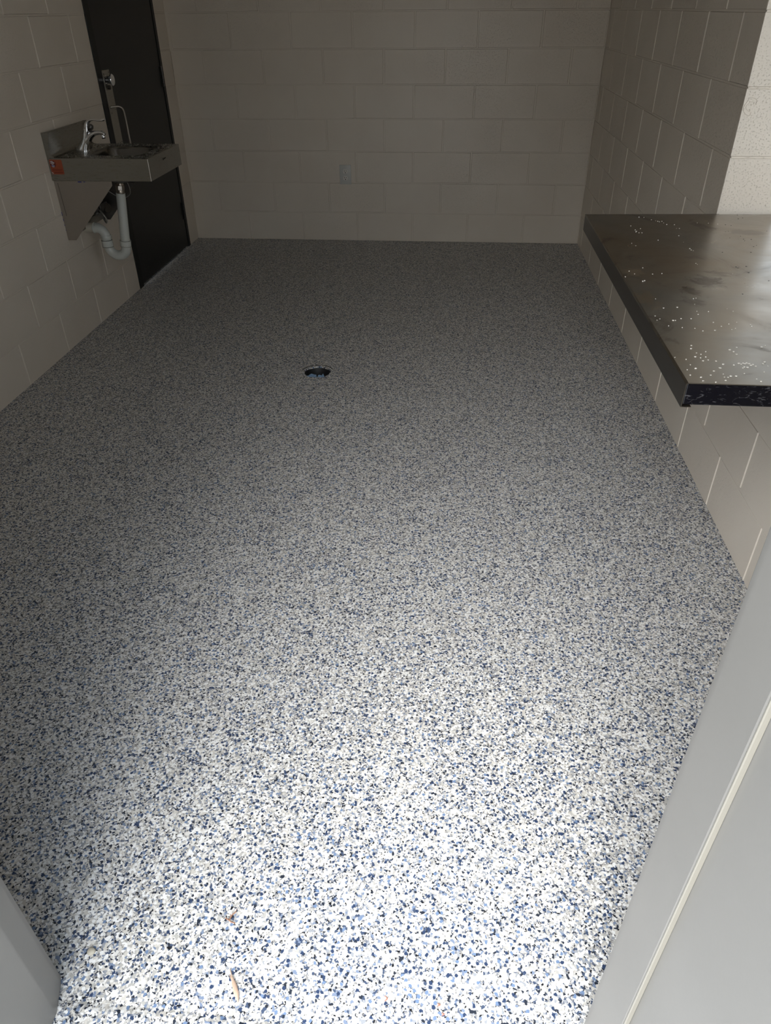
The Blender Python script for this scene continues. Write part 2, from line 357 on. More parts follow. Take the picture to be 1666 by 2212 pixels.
# ------------------------------------------------------------------ structure
BK = 0.2032; Z0 = 0.1999; HC = 2.6
def subtract(rects, hole):
    out = []
    hx0, hx1, hy0, hy1 = hole
    for (a, b, c, d) in rects:
        if hx1 <= a or hx0 >= b or hy1 <= c or hy0 >= d: out.append((a, b, c, d)); continue
        if a < hx0: out.append((a, hx0, c, d))
        if b > hx1: out.append((hx1, b, c, d))
        m0, m1 = max(a, hx0), min(b, hx1)
        if c < hy0: out.append((m0, m1, c, hy0))
        if d > hy1: out.append((m0, m1, hy1, d))
    return out
def block_wall(to3, u0, u1, off, par, holes, thick, z1=HC, hj=0.005, dv=0.0032, db=0.0022):
    """to3(u, v, depth): depth>0 goes into the wall. off: phase of joints; par: parity of course 1"""
    bm = NB()
    rects = [(u0, u1, 0.0, z1)]
    for h in holes: rects = subtract(rects, h)
    for (a, b, c, d) in rects:      # the wall's body behind the joints
        vs = [bm.verts.new(to3(x, y, z)) for (x, y, z) in [(a,c,dv),(b,c,dv),(b,d,dv),(a,d,dv),(a,c,thick),(b,c,thick),(b,d,thick),(a,d,thick)]]
        for f in [(0,3,2,1),(4,5,6,7),(0,1,5,4),(1,2,6,5),(2,3,7,6),(3,0,4,7)]: bm.faces.new([vs[i] for i in f])
    k = 1; v0 = 0.0
    while v0 < z1-0.001:
        v1 = min(Z0 + BK*(k-1), z1)
        p = (par + k - 1) % 2
        m = p - 2
        us = []
        while off + BK*m < u0: m += 2
        us = [u0]
        while off + BK*m < u1: us.append(off + BK*m); m += 2
        us.append(u1)
        for i in range(len(us)-1):
            a = us[i] + (hj*random.uniform(0.75, 1.15) if i > 0 else 0.0); b = us[i+1] - (hj*random.uniform(0.75, 1.15) if i < len(us)-2 else 0.0)
            if b - a < 0.02: continue
            c = v0 + (0.003*random.uniform(0.7, 1.2) if k > 1 else 0.0); d = v1 - 0.003*random.uniform(0.7, 1.2)
            rs = [(a, b, c, d)]
            for h in holes: rs = subtract(rs, h)
            for (ra_, rb_, rc_, rd_) in rs:
                if rb_-ra_ < 0.01 or rd_-rc_ < 0.008: continue
                e = 0.0022; f0 = random.uniform(-0.0004, 0.0004)
                o = [bm.verts.new(to3(x, y, dv)) for x, y in [(ra_,rc_),(rb_,rc_),(rb_,rd_),(ra_,rd_)]]
                q = [bm.verts.new(to3(x, y, f0)) for x, y in [(ra_+e,rc_+e),(rb_-e,rc_+e),(rb_-e,rd_-e),(ra_+e,rd_-e)]]
                bm.faces.new(q)
                for j in range(4): bm.faces.new([o[j], o[(j+1) % 4], q[(j+1) % 4], q[j]])
        # bed joint fill, shallower than the head joints
        if v1 < z1:
            br = [(u0, u1, v1-0.0035, v1+0.0035)]
            for h in holes: br = subtract(br, h)
            for (ra_, rb_, rc_, rd_) in br:
                bm.faces.new([bm.verts.new(to3(x, y, db*0.55)) for x, y in [(ra_,rc_),(rb_,rc_),(rb_,rd_),(ra_,rd_)]])
        v0 = v1; k += 1
    return bm
def wall_obj(name, bm, label):
    me = bpy.data.meshes.new(name); bm.normal_update(); bm.to_mesh(me); bm.free(); me.materials.append(M_WALL)
    o = bpy.data.objects.new(name, me); COL.objects.link(o); o['kind'] = 'structure'; o['label'] = label; WL[o] = Vector((0, 0, 0)); return o

T = 0.20
D0, D1, DH = -1.223, -0.198, 2.12            # inner door opening in the left wall (Y range)
wall_back = wall_obj('wall_back', block_wall(lambda u, v, d: (u, d, v), 0.0, W, 0.2193, 1, [], T), 'painted block wall at the far end of the room')
wall_left = wall_obj('wall_left', block_wall(lambda u, v, d: (-d, -u, v), -0.2, 5.05, 1.4129-BK*10, 0, [(-D1, -D0, -0.01, DH)], T), 'painted block wall on the left with the dark door')
OY0, OY1, OZ0, OZ1 = -4.42, -2.80, 0.786, 1.83  # serving opening in the right wall, unseen head lowered to shade its reveal
wall_right = wall_obj('wall_right', block_wall(lambda u, v, d: (W+d, -u, v), -0.2, 5.05, 0.5651, 0, [(-OY1-0.003, -OY0+0.003, OZ0, OZ1)], T), 'painted block wall on the right with the serving opening')
# block faces lining the far and near reveals of the serving opening
for yy, sgn in ((OY1, -1), (OY0, 1)):
    bm = NB()
    zs = [OZ0] + [Z0+BK*k for k in range(3, 20) if OZ0 + 0.05 < Z0+BK*k < OZ1-0.02] + [OZ1]
    for i in range(len(zs)-1):
        x0, x1, za, zb = W+0.0, W+T, zs[i]+(0.002 if i else 0), zs[i+1]-0.002
        e = 0.0022; o_ = [(x0, yy-sgn*0.003, za), (x1, yy-sgn*0.003, za), (x1, yy-sgn*0.003, zb), (x0, yy-sgn*0.003, zb)]
        q_ = [(x0, yy, za+e), (x1, yy, za+e), (x1, yy, zb-e), (x0, yy, zb-e)]
        o = [bm.verts.new(p) for p in o_]; q = [bm.verts.new(p) for p in q_]; bm.faces.new(q)
        for j in range(4): bm.faces.new([o[j], o[(j+1) % 4], q[(j+1) % 4], q[j]])
    if sgn < 0:   # round patch left in the paint
        for rr_, ww in ((0.026, 0.0012), (0.014, 0.001)):
            pts = [Vector((2.884 + rr_*0.62*math.cos(a)+0.004*math.sin(3*a), yy-0.0002, 1.166 + rr_*math.sin(a)+0.003*math.cos(2*a))) for a in [i*math.pi/12 for i in range(22)]]
            loft(bm, pts, ww, 6)
    obj('opening_reveal', bm, M_WALL, wall_right)
# entrance wall (the photograph is taken through its doorway)
FY0, FY1 = -5.33, -5.05
EX0, EX1 = 1.262, 2.252
bm = block_wall(lambda u, v, d: (u, FY1-d, v), -0.2, W+0.2, 0.2193, 1, [(EX0, EX1, -0.01, 2.16)], FY1-FY0)
wall_front = wall_obj('wall_front', bm, 'painted block wall around the entrance doorway')
bm = NB(); box(bm, (-0.2, FY0, HC), (W+2.8, 0.2, HC+0.15)); struct('ceiling', bm, M_CEIL, 'plain ceiling with an added overhang that shades the serving opening')  # overhang beyond the right wall is added, unseen, to block skylight
bm = NB(); box(bm, (-14, -20, -0.25), (16, 14, -0.20)); struct('outside_ground', bm, M_GROUND, 'concrete paving outside the doorway and serving opening')

# floor with the drain hole
DC = Vector((1.317, -2.388, 0)); DR = 0.064
bm = NB()
N = 48; h = 0.2
inner = [bm.verts.new((DC.x+DR*(1+0.03*math.sin(5*a)+0.02*math.sin(11*a))*math.cos(a), DC.y+DR*(1+0.03*math.sin(5*a)+0.02*math.sin(11*a))*math.sin(a), 0)) for a in [2*math.pi*i/N for i in range(N)]]
lowr = [bm.verts.new((v_.co.x, v_.co.y, -0.007)) for v_ in inner]
def sq(a):
    c_, s_ = math.cos(a), math.sin(a); m_ = max(abs(c_), abs(s_)); return (DC.x+h*c_/m_, DC.y+h*s_/m_, 0)
outer = [bm.verts.new(sq(2*math.pi*i/N)) for i in range(N)]
for i in range(N):
    j = (i+1) % N
    bm.faces.new([inner[i], inner[j], outer[j], outer[i]]); bm.faces.new([lowr[i], lowr[j], inner[j], inner[i]])
xa, xb, ya, yb = DC.x-h, DC.x+h, DC.y-h, DC.y+h
for (a, b, c_, d_) in [(-0.19, xa, FY1, 0.19), (xb, W+0.19, FY1, 0.19), (xa, xb, FY1, ya), (xa, xb, yb, 0.19)]:
    bm.faces.new([bm.verts.new(p) for p in [(a, c_, 0), (b, c_, 0), (b, d_, 0), (a, d_, 0)]])
# threshold strip between the entrance jambs: a shallow saddle
prof = [(FY1, 0), (-5.075, 0.0), (-5.088, 0.004), (-5.12, 0.0045), (FY0-0.01, 0.002), (FY0-0.01, -0.2)]
for i in range(len(prof)-1):
    (y0, z0_), (y1, z1_) = prof[i], prof[i+1]
    bm.faces.new([bm.verts.new(p) for p in [(EX0, y0, z0_), (EX1, y0, z0_), (EX1, y1, z1_), (EX0, y1, z1_)]])
for f_0 in bm.faces:
    f_0.normal_update()
    if f_0.normal.z < -0.1: f_0.normal_flip()
me = bpy.data.meshes.new('floor'); bm.to_mesh(me); bm.free(); me.materials.append(M_FLOOR)
o = bpy.data.objects.new('floor', me); COL.objects.link(o); o['kind'] = 'structure'; o['label'] = 'floor coated with white, grey and blue flakes'

# entrance door frame: two steel jambs and a head
def jamb(bm, pts, z0, z1): prism(bm, [(x, y, z0) for x, y in pts], (0, 0, z1-z0), 0.002, 2)
fr = thing('door_2', 'grey painted steel frame, darkened as if shaded, of the entrance doorway in the foreground', None, (1.76, -5.19, 0), kind='structure')
bm = NB()
jamb(bm, [(1.20, FY1+0.012), (1.290, FY1+0.012-0.018), (1.290, -5.058), (1.304, -5.100), (1.304, -5.215), (1.288, -5.215), (1.288, FY0-0.012), (1.20, FY0-0.012), (1.20, FY0-0.0005), (1.258, FY0-0.0005), (1.258, FY1+0.0005), (1.20, FY1+0.0005)][0:0] or
     [(1.205, FY1+0.010), (1.284, FY1+0.010), (1.290, -5.052), (1.304, -5.098), (1.304, -5.215), (1.288, -5.215), (1.288, FY0-0.010), (1.205, FY0-0.010), (1.205, FY0-0.001), (1.2615, FY0-0.001), (1.2615, FY1+0.001), (1.205, FY1+0.001)], 0.003, 2.14)
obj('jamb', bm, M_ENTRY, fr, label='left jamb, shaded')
bm = NB()
jamb(bm, [(2.305, FY1+0.012), (2.222, FY1+0.012), (2.213, FY1+0.004), (2.212, FY1-0.006), (2.212, -5.140), (2.219, -5.140), (2.219, FY0-0.010), (2.305, FY0-0.010), (2.305, FY0-0.001), (2.2525, FY0-0.001), (2.2525, FY1+0.001), (2.305, FY1+0.001)], 0.003, 2.14)
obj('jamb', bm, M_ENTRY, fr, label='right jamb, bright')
bm = NB(); box(bm, (2.2125, -5.1435, 0.004), (2.2192, -5.1402, 2.10), 0.001, 1)
obj('stop_edge', bm, M_LITEDGE, fr, label='pale strip painted as daylight on the step of the right jamb')
bm = NB(); box(bm, (1.29, -5.215, 2.11), (2.226, FY1+0.010, 2.155), 0.002, 1)
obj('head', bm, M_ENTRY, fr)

# ------------------------------------------------------------------ dark door in the left wall
dr = thing('door_1', 'dark brown steel door with pull handle in the left wall', None, (0.0, -0.70, 0.0), kind='structure')
FP = 0.003
bm = NB()
prism(bm, [(-0.12, D0, 0), (FP, D0, 0), (FP, -1.160, 0), (-0.12, -1.160, 0)], (0, 0, DH), 0.0015, 1)
prism(bm, [(-0.12, -0.236, 0), (FP, -0.236, 0), (FP, D1, 0), (-0.12, D1, 0)], (0, 0, DH), 0.0015, 1)
box(bm, (-0.12, -1.160, 2.07), (FP, -0.236, DH), 0.0015, 1)
obj('door_frame', bm, M_FRAME_DK, dr)
# rough caulk line where the frame meets the block
bm = NB()
pts = [(0.002, D0+0.002+0.003*math.sin(i*1.7)*math.cos(i*0.63), i*0.03) for i in range(68)]
loft(bm, pts, 0.0035, 6); obj('caulk_line', bm, M_FRAME_DK, dr)
bm = NB(); box(bm, (-0.045, -1.155, 0.012), (-0.001, -0.243, 2.066), 0.0015, 1)
panel = obj('door_panel', bm, M_DOOR, dr)
for zc in (1.078, 0.250):
    bm = NB(); box(bm, (-0.004, -0.262, zc-0.057), (0.0035, -0.242, zc+0.057), 0.0008, 1)
    box(bm, (-0.004, -0.236, zc-0.057), (0.0055, -0.222, zc+0.057), 0.0008, 1)
    hg = obj('hinge', bm, M_FRAME_DK, dr)
    bm = NB()
    for i in range(5):
        lathe(bm, [(0.0062, 0), (0.0072, 0.001), (0.0072, 0.0215), (0.0062, 0.0225)], (0.0075, -0.239, zc-0.057+i*0.0231), seg=14)
    obj('hinge_pin', bm, M_DARKMET, hg, smooth=40)
bm = NB(); box(bm, (-0.001, -1.154, 0.72), (0.0035, -1.060, 1.168), 0.001, 1)
pl = obj('push_plate', bm, M_PLATE, dr, label='long satin steel plate')
bm = NB()
for (yy, zz) in [(-1.142, 1.150), (-1.072, 1.155), (-1.135, 0.962), (-1.070, 0.975), (-1.120, 0.808), (-1.095, 0.808), (-1.072, 0.810), (-1.142, 1.09)]:
    lathe(bm, [(0.0035, 0), (0.0035, 0.0008), (0.002, 0.0016)], (0.0034, yy, zz), (1, 0, 0), 10)
obj('screw', bm, M_DARKMET, pl)
bm = NB()
lathe(bm, [(0.024, 0), (0.024, 0.003), (0.0195, 0.005), (0.0185, 0.026), (0.0185, 0.028), (0.027, 0.030), (0.0285, 0.033), (0.0285, 0.037), (0.026, 0.040), (0.010, 0.041), (0.001, 0.041)], (0.0034, -1.126, 1.122), (1, 0, 0), 32)
kb = obj('door_knob', bm, M_CHROME, dr, smooth=35, label='chrome knob')
bm = NB(); lathe(bm, [(0.010, 0), (0.011, 0.002), (0.011, 0.014), (0.007, 0.017)], (0.0034, -1.118, 1.086), (1, 0, 0), 20)
obj('key_cylinder', bm, M_DARKMET, dr, smooth=40)
bm = NB()
path = catmull([(0.0034, -1.140, 0.992), (0.020, -1.128, 0.993), (0.042, -1.112, 0.992), (0.056, -1.102, 0.980), (0.060, -1.098, 0.955), (0.061, -1.096, 0.90), (0.061, -1.096, 0.84), (0.061, -1.096, 0.79), (0.057, -1.100, 0.765), (0.042, -1.112, 0.752), (0.020, -1.128, 0.750), (0.0034, -1.140, 0.751)], 8)
loft(bm, path, 0.0058, 14); obj('pull_handle', bm, M_HANDLE, dr, smooth=50, label='bent steel pull handle')
bm = NB(); box(bm, (-0.12, -1.22, -0.005), (-0.02, -0.2, 0.004)); obj('sill', bm, M_FRAME_DK, dr)

# ------------------------------------------------------------------ serving counter
ZT, TH = 0.838, 0.052
ctr = thing('serving_counter', 'stained stainless steel counter running through the serving opening in the right wall', 'counter', (2.88, -3.52, ZT-TH))
XF, XB = 2.397, 3.34
YN = -4.243
def yfar(x): return -2.859 + (x-2.397)*0.0605 if x < 2.86 else -2.8305+ (x-2.862)*0.045
bm = NB()
t_ = 0.0016
# top sheet, folded down over the room edge and hooked back under
prof = [(XB, ZT), (XF+0.004, ZT), (XF+0.0012, ZT-0.0012), (XF, ZT-0.004), (XF, ZT-TH), (XF+0.020, ZT-TH), (XF+0.020, ZT-TH+t_), (XF+t_, ZT-TH+t_), (XF+t_, ZT-0.005), (XF+0.005, ZT-t_), (XB, ZT-t_)]
ringN = [bm.verts.new((x, YN, z)) for x, z in prof]; ringF = [bm.verts.new((x, yfar(x), z)) for x, z in prof]
n_ = len(prof)
lipf = []
for i in range(n_):
    j = (i+1) % n_; f0 = bm.faces.new([ringN[i], ringN[j], ringF[j], ringF[i]])
    if i in (3, 4): lipf.append(f0)
bm.faces.new(ringN); bm.faces.new(ringF[::-1])
bmesh.ops.recalc_face_normals(bm, faces=bm.faces)
for f0 in bm.faces: f0.material_index = 0
for f0 in lipf: f0.material_index = 1
top = obj('steel_top', bm, M_CTR, ctr); top.data.materials.append(M_LIP)
bm = NB()
pts = [(XF+0.003, YN+0.004, 0), (XB-0.004, YN+0.004, 0), (XB-0.004, yfar(XB)-0.003, 0), (XF+0.003, yfar(XF)-0.003, 0)]
prism(bm, [(x, y, ZT-TH+0.003) for x, y, z in pts], (0, 0, TH-0.003-0.0024), 0.003, 2)
obj('counter_core', bm, M_SUB, ctr, label='black core showing at the near end')
# folded far edge of the sheet
bm = NB(); prism(bm, [(XF, yfar(XF), ZT-TH), (2.861, yfar(2.861), ZT-TH), (2.861, yfar(2.861)+0.0016, ZT-TH), (XF, yfar(XF)+0.0016, ZT-TH)], (0, 0, TH), 0.0003, 1)
obj('far_edge', bm, M_LIP, ctr)
# thin steel rim around the near end
bm = NB()
pth = [(XF+0.012, YN-0.0005, ZT-TH+0.001), (XF+0.001, YN-0.0005, ZT-TH+0.001), (XF+0.001, YN-0.0005, ZT-0.004), (XF+0.0022, YN-0.0005, ZT-0.0018), (XF+0.005, YN-0.0005, ZT-0.001), (XB, YN-0.0005, ZT-0.001)]
loft(bm, pth, 0.0010, 6); obj('cut_edge', bm, M_HANDLE, ctr, label='bright cut edge of the steel sheet')

def piece_mat(name, stops, rough=0.5):
    m = mat(name, (0.5, 0.5, 0.5), rough); g = nn(m, 'ShaderNodeNewGeometry'); r = ramp(m, stops, 'CONSTANT')
    lk(m, g.outputs['Random Per Island'], r.inputs[0]); lk(m, r.outputs[0], P(m).inputs['Base Color']); return m
def flakes(name, spots, z, material, label, cat, jitter=0.0):
    bm = NB()
    for (x, y, r0) in spots:
        n0 = random.randint(4, 6); a0 = random.random()*6.28
        pts = [(x+r0*random.uniform(0.6, 1.2)*math.cos(a0+6.283*i/n0), y+r0*random.uniform(0.6, 1.2)*math.sin(a0+6.283*i/n0), z) for i in range(n0)]
        prism(bm, pts, (0, 0, 0.0006+random.random()*jitter))
    o = obj(name, bm, material); tag(o, label, cat, kind='stuff'); return o

# pixel -> plane point, only used to look up where small marks lie on a known surface
CP = Vector((1.9306, -5.5655, 1.4355))
def at(px, py, z=0.0):
    d = r_*((px-833)/F_PX) + u_*(-(py-1106)/F_PX) + f_
    return CP + d*((z-CP.z)/d.z)
# flakes seen on the counter (positions read from the photograph, on the counter's surface)
zc = []
for (x, y) in [(600,258),(640,262),(700,280),(735,288),(752,292),(765,296),(785,292),(800,305),(825,318),(570,362),(580,372),(575,378),(600,385),(625,385),(612,352),(535,330),(885,320),(905,350),(925,350),(922,408),(542,470),(575,490),(755,445),(1010,512),(1022,524),(1038,530),(960,460),(1070,305),(1235,315),(1160,308),
               (1060,632),(1072,640),(630,668),(520,694),(565,716),(490,740),(710,718),(785,714),(630,776),(645,772),(735,918),(1040,918),(1060,912),(1050,962),(910,986),(800,992),(1068,1018),(1162,1022),(1078,1044),(1020,1078),(730,1056),(770,1080),(745,1090),(875,1092),(895,1092),(940,1078),(840,1136),(950,1150),(1050,1156),(1115,1178),(1215,1172),(1265,1140),(1325,1122),(1350,1166),(1378,1158),(1510,1140),(1500,1128),(1360,1020),(1312,998),(1390,1108),(1200,1108),(1355,716),(1460,750),
               (1022,1295),(1020,1320),(1138,1345),(1100,1366),(1055,1386),(1098,1394),(1140,1388),(1118,1418),(1158,1412),(1220,1420),(1390,1310),(1335,1330),(1588,1308),(1620,1296),(1365,1345),(1390,1366),(1255,1476),(1280,1446),(1365,1452),(1405,1440),(1425,1445),(1440,1438),(1455,1442),(1470,1436),(1490,1442),(1450,1468),(1440,1476),(1475,1472),(1545,1462),(1600,1442),(1615,1428),(1640,1460),(1205,1500),(1180,1534),(1280,1526),(1290,1550),(1320,1552),(1340,1542),(1385,1542),(1120,1580),(1100,1552),(1015,1534),(990,1490),(980,1408),(1015,1450),(1060,1480),(1220,1592),(1300,1576),(1585,1586),(1550,1565),(1610,1510),(1450,1522),(890,1390),(1065,1355),(1505,1455),(1520,1448)]:
    p = at(1220+x*0.26771, 400+y*0.26771, ZT); zc.append((p.x, p.y, random.uniform(0.0011, 0.0022) if y < 1200 else random.uniform(0.0012, 0.0029)))
flakes('loose_flakes', zc, ZT, M_FLAKE, 'pale loose flakes scattered over the steel serving counter', 'flakes', 0.0008)
zc = []
for (x, y) in [(1130,180),(1215,228),(1145,242),(1350,570),(1388,684),(1435,664),(1270,1000),(1140,1024),(1110,1008),(1345,775),(1310,1100),(1630,1228),(1215,1440),(890,775),(1010,546),(1180,520),(1600,438),(1230,566),(1245,592),(940,335),(1030,350),(985,440)]:
    p = at(1440+x*0.13565, 440+y*0.13569, ZT); zc.append((p.x, p.y, random.uniform(0.0012, 0.003)))
flakes('dark_crumbs', zc, ZT, M_FLAKED, 'black crumbs on the steel counter in front of the bright reveal', 'crumbs')

# ------------------------------------------------------------------ hand sink
SY0, SY1, SX, SZ, SB = -1.965, -1.508, 0.493, 0.862, 0.764
sk = thing('hand_sink', 'wall mounted stainless steel hand sink with splashback and orange sticker', 'sink', (0.0, -1.7365, SB))
bx_c = Vector((0.287, -1.745, SZ))
Nn = 64
def sqr(a, cx, cy, hx, hy, pw=None):
    c_, s_ = math.cos(a), math.sin(a)
    if pw is None:
        m_ = max(abs(c_), abs(s_)); return (cx+hx*c_/m_, cy+hy*s_/m_)
    return (cx+hx*math.copysign(abs(c_)**(2/pw), c_), cy+hy*math.copysign(abs(s_)**(2/pw), s_))
bm = NB()
dcx, dcy, dhx, dhy = (0.002+SX)/2, (SY0+SY1)/2, (SX-0.002)/2, (SY1-SY0)/2
levels = [[(*sqr(2*math.pi*i/Nn, dcx, dcy, dhx, dhy), SZ-0.0015) for i in range(Nn)],
          [(*sqr(2*math.pi*i/Nn, dcx, dcy, dhx-0.003, dhy-0.003), SZ) for i in range(Nn)]]
for (hx, hy, z, pw) in [(0.136, 0.138, SZ, 4.5), (0.131, 0.133, SZ-0.003, 4.5), (0.127, 0.129, SZ-0.012, 4.5), (0.122, 0.124, SZ-0.09, 4.2), (0.112, 0.113, SZ-0.118, 3.6), (0.085, 0.085, SZ-0.130, 3), (0.025, 0.025, SZ-0.134, 2), (0.022, 0.022, SZ-0.140, 2)]:
    levels.append([(*sqr(2*math.pi*i/Nn, bx_c.x, bx_c.y, hx, hy, pw), z) for i in range(Nn)])
def rings(bm, lv):
    rg = [[bm.verts.new(p) for p in l] for l in lv]
    for a_, b_ in zip(rg, rg[1:]):
        for i in range(Nn): bm.faces.new([a_[i], a_[(i+1) % Nn], b_[(i+1) % Nn], b_[i]])
    return rg
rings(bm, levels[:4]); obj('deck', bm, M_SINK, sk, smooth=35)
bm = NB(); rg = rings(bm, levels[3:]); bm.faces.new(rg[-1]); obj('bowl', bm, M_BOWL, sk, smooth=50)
bm = NB()     # outer apron, folded sheet
t2 = 0.002
for (a, b) in [((0.001, SY0, SB), (SX, SY0+t2, SZ-0.0008)), ((0.001, SY1-t2, SB), (SX, SY1, SZ-0.0008)), ((SX-t2, SY0+t2, SB), (SX, SY1-t2, SZ-0.0008))]:
    box(bm, a, b)
for (a, b) in [((0.001, SY0+t2, SB), (SX-t2, SY0+0.014, SB+t2)), ((0.001, SY1-0.014, SB), (SX-t2, SY1-t2, SB+t2)), ((SX-0.014, SY0+0.014, SB), (SX-t2, SY1-0.014, SB+t2))]:
    box(bm, a, b)
ap = obj('apron', bm, M_SINK, sk)
bm = NB(); loft(bm, [(SX-0.0005, SY0+0.0005, SB), (SX-0.0005, SY0+0.0005, SZ-0.001)], 0.0016, 8)
obj('corner_weld', bm, M_HANDLE, sk, label='bright polished front corner')
# backsplash: coved foot, flat top, closed side end
bm = NB()
prof = [(0.001, SZ-0.01), (0.001, 0.967), (0.003, 0.969), (0.034, 0.969), (0.036, 0.966), (0.036, 0.958), (0.022, 0.950), (0.017, 0.935), (0.016, 0.890), (0.019, 0.876), (0.028, 0.866), (0.044, SZ+0.0008), (0.044, SZ-0.01)]
prof = [(0.001, SZ-0.01), (0.001, 0.9665), (0.003, 0.968), (0.016, 0.968), (0.018, 0.965), (0.018, 0.890), (0.021, 0.876), (0.030, 0.866), (0.044, SZ+0.0008), (0.044, SZ-0.01)]
prism(bm, [(x, SY0+0.004, z) for x, z in prof], (0, SY1-SY0-0.006, 0))
obj('backsplash', bm, M_SINK, sk, smooth=30)
for y_ in (SY0, SY1-0.004):     # the flared side ends of the splashback
    bm = NB(); prism(bm, [(x, y_, z) for x, z in [(0.001, SZ-0.002), (0.001, 0.969), (0.038, 0.971), (0.036, 0.962), (0.022, 0.905), (0.020, 0.885), (0.026, 0.872), (0.040, SZ-0.002)]], (0, 0.004, 0), 0.0008, 1)
    obj('splash_end', bm, M_SINK, sk)
for yb_, nm in ((SY0+0.010, 'near'), (SY1-0.014, 'far')):
    bm = NB()
    prism(bm, [(x, yb_, z) for x, z in [(0.001, SB-0.003), (0.290, SB-0.003), (0.290, 0.742), (0.042, 0.484), (0.001, 0.484)]], (0, 0.0018, 0))
    # folded stiffening edge along the wall and along the slope
    box(bm, (0.001, yb_+0.0018, 0.484), (0.003, yb_+0.022, SB-0.001))
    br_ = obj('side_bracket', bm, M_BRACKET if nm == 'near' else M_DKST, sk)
    if nm == 'near':
        bm = NB(); prism(bm, [(0.018, yb_-0.0010, 0.752), (0.0195, yb_-0.0010, 0.752), (0.0235, yb_-0.0010, 0.600), (0.022, yb_-0.0010, 0.600)], (0, 0.0012, 0))
        obj('bend_line', bm, M_DARKMET, br_)
        for (x0, z_, wx, l_) in [(0.0006, 0.60, 0.002, 0.018), (0.0006, 0.575, 0.002, 0.012), (0.0006, 0.553, 0.002, 0.006), (0.0006, 0.53, 0.002, 0.004), (0.122, SB-0.009, 0.018, 0.004), (0.150, SB-0.008, 0.008, 0.003)]:
            bm = NB(); box(bm, (x0, yb_-0.0012, z_), (x0+wx, yb_, z_+l_)); obj('film_remnant', bm, M_FILM, br_, label='torn bit of blue protective film')
bm = NB(); box(bm, (0.001, SY0+0.024, 0.494), (0.016, SY1-0.034, 0.532), 0.001, 1)
obj('wall_rail', bm, M_SINK, sk)
# orange sticker on the near side of the apron, with the round emblem and print lines
bm = NB()
zs0, zs1, xs0, xs1 = 0.792, 0.856, 0.008, 0.070
def rrect(x0, x1, z0, z1, r, y, n=5):
    out = []
    for cx, cz, a0 in [(x1-r, z0+r, -math.pi/2), (x1-r, z1-r, 0), (x0+r, z1-r, math.pi/2), (x0+r, z0+r, math.pi)]:
        for i in range(n+1):
            a = a0 + i*math.pi/2/n; out.append((cx+r*math.cos(a), y, cz+r*math.sin(a)))
    return out
prism(bm, rrect(xs0, xs1, zs0, zs1, 0.004, SY0-0.0006), (0, 0.0006, 0))
st = obj('warning_sticker', bm, M_ORANGE, sk, label='orange sticker with round emblem')
ys = SY0-0.0010
bm = NB()
prism(bm, [(0.024+0.0145*math.cos(a), ys, 0.837+0.0155*math.sin(a)) for a in [2*math.pi*i/28 for i in range(28)]], (0, 0.0004, 0))
for (z_, x0, x1) in [(0.8125, 0.014, 0.064), (0.8085, 0.016, 0.060), (0.8005, 0.022, 0.066), (0.797, 0.022, 0.064)]:
    box(bm, (x0, ys, z_), (x1, ys+0.0004, z_+0.0018))
obj('dark_print', bm, M_STDK, st)
def bar2(bm, p, q, w, y):
    p = Vector((p[0], y, p[1])); q = Vector((q[0], y, q[1])); d = (q-p).normalized(); nrm = Vector((-d.z, 0, d.x))*w/2
    prism(bm, [p-nrm, q-nrm, q+nrm, p+nrm], (0, 0.0004, 0))
bm = NB()
ys2 = ys-0.0004
bar2(bm, (0.0135, 0.849), (0.0285, 0.838), 0.0034, ys2); bar2(bm, (0.020, 0.850), (0.033, 0.841), 0.0030, ys2); bar2(bm, (0.0125, 0.842), (0.026, 0.833), 0.0026, ys2)
bar2(bm, (0.016, 0.8285), (0.031, 0.8285), 0.0022, ys2); bar2(bm, (0.019, 0.8238), (0.029, 0.8238), 0.0016, ys2)
obj('emblem_print', bm, M_STWH, st)
bm = NB(); bar2(bm, (0.010, 0.801), (0.016, 0.795), 0.0034, ys2)
obj('corner_print', bm, M_STWH, st)
bm = NB(); bar2(bm, (0.015, 0.8315), (0.032, 0.8315), 0.0028, ys2); bar2(bm, (0.017, 0.8262), (0.030, 0.8262), 0.0018, ys2)
obj('blue_print', bm, M_STBL, st)
# small dark script mark on the room side of the apron
bm = NB()
def fpt(t, h_): return (SX+0.0006, SY1-0.135-t*-0.0, h_)
scr = [(-1.775, 0.833), (-1.768, 0.839), (-1.760, 0.836), (-1.768, 0.830), (-1.757, 0.832), (-1.752, 0.837), (-1.748, 0.832), (-1.742, 0.837), (-1.737, 0.832), (-1.731, 0.837), (-1.725, 0.833)]
loft(bm, catmull([(SX+0.0006, y_, z_-0.004) for y_, z_ in scr], 4), 0.0009, 6)
obj('maker_mark', bm, M_SLOT, ap)
# grit and loose flakes on the sink deck
zc = []
while len(zc) < 900:
    x = random.uniform(0.045, SX-0.008); y = random.uniform(SY0+0.008, SY1-0.008)
    if abs(x-bx_c.x) < 0.139 and abs(y-bx_c.y) < 0.141: continue
    if x < 0.13 and abs(y+1.735) < 0.045: continue
    if random.random() < (0.35 if x < 0.15 else (0.95 if x > 0.41 or y > -1.6 else 0.8)): zc.append((x, y, random.uniform(0.001, 0.0027)))
M_GRIT = piece_mat('dusty_flake', [(0.0, (0.015, 0.016, 0.02)), (0.28, (0.10, 0.10, 0.10)), (0.50, (0.26, 0.25, 0.22)), (0.72, (0.48, 0.46, 0.41)), (0.9, (0.68, 0.66, 0.60))], 0.6)
flakes('flake_debris', zc, SZ, M_GRIT, 'grey floor flakes littering the rim of the hand sink', 'debris', 0.0016)

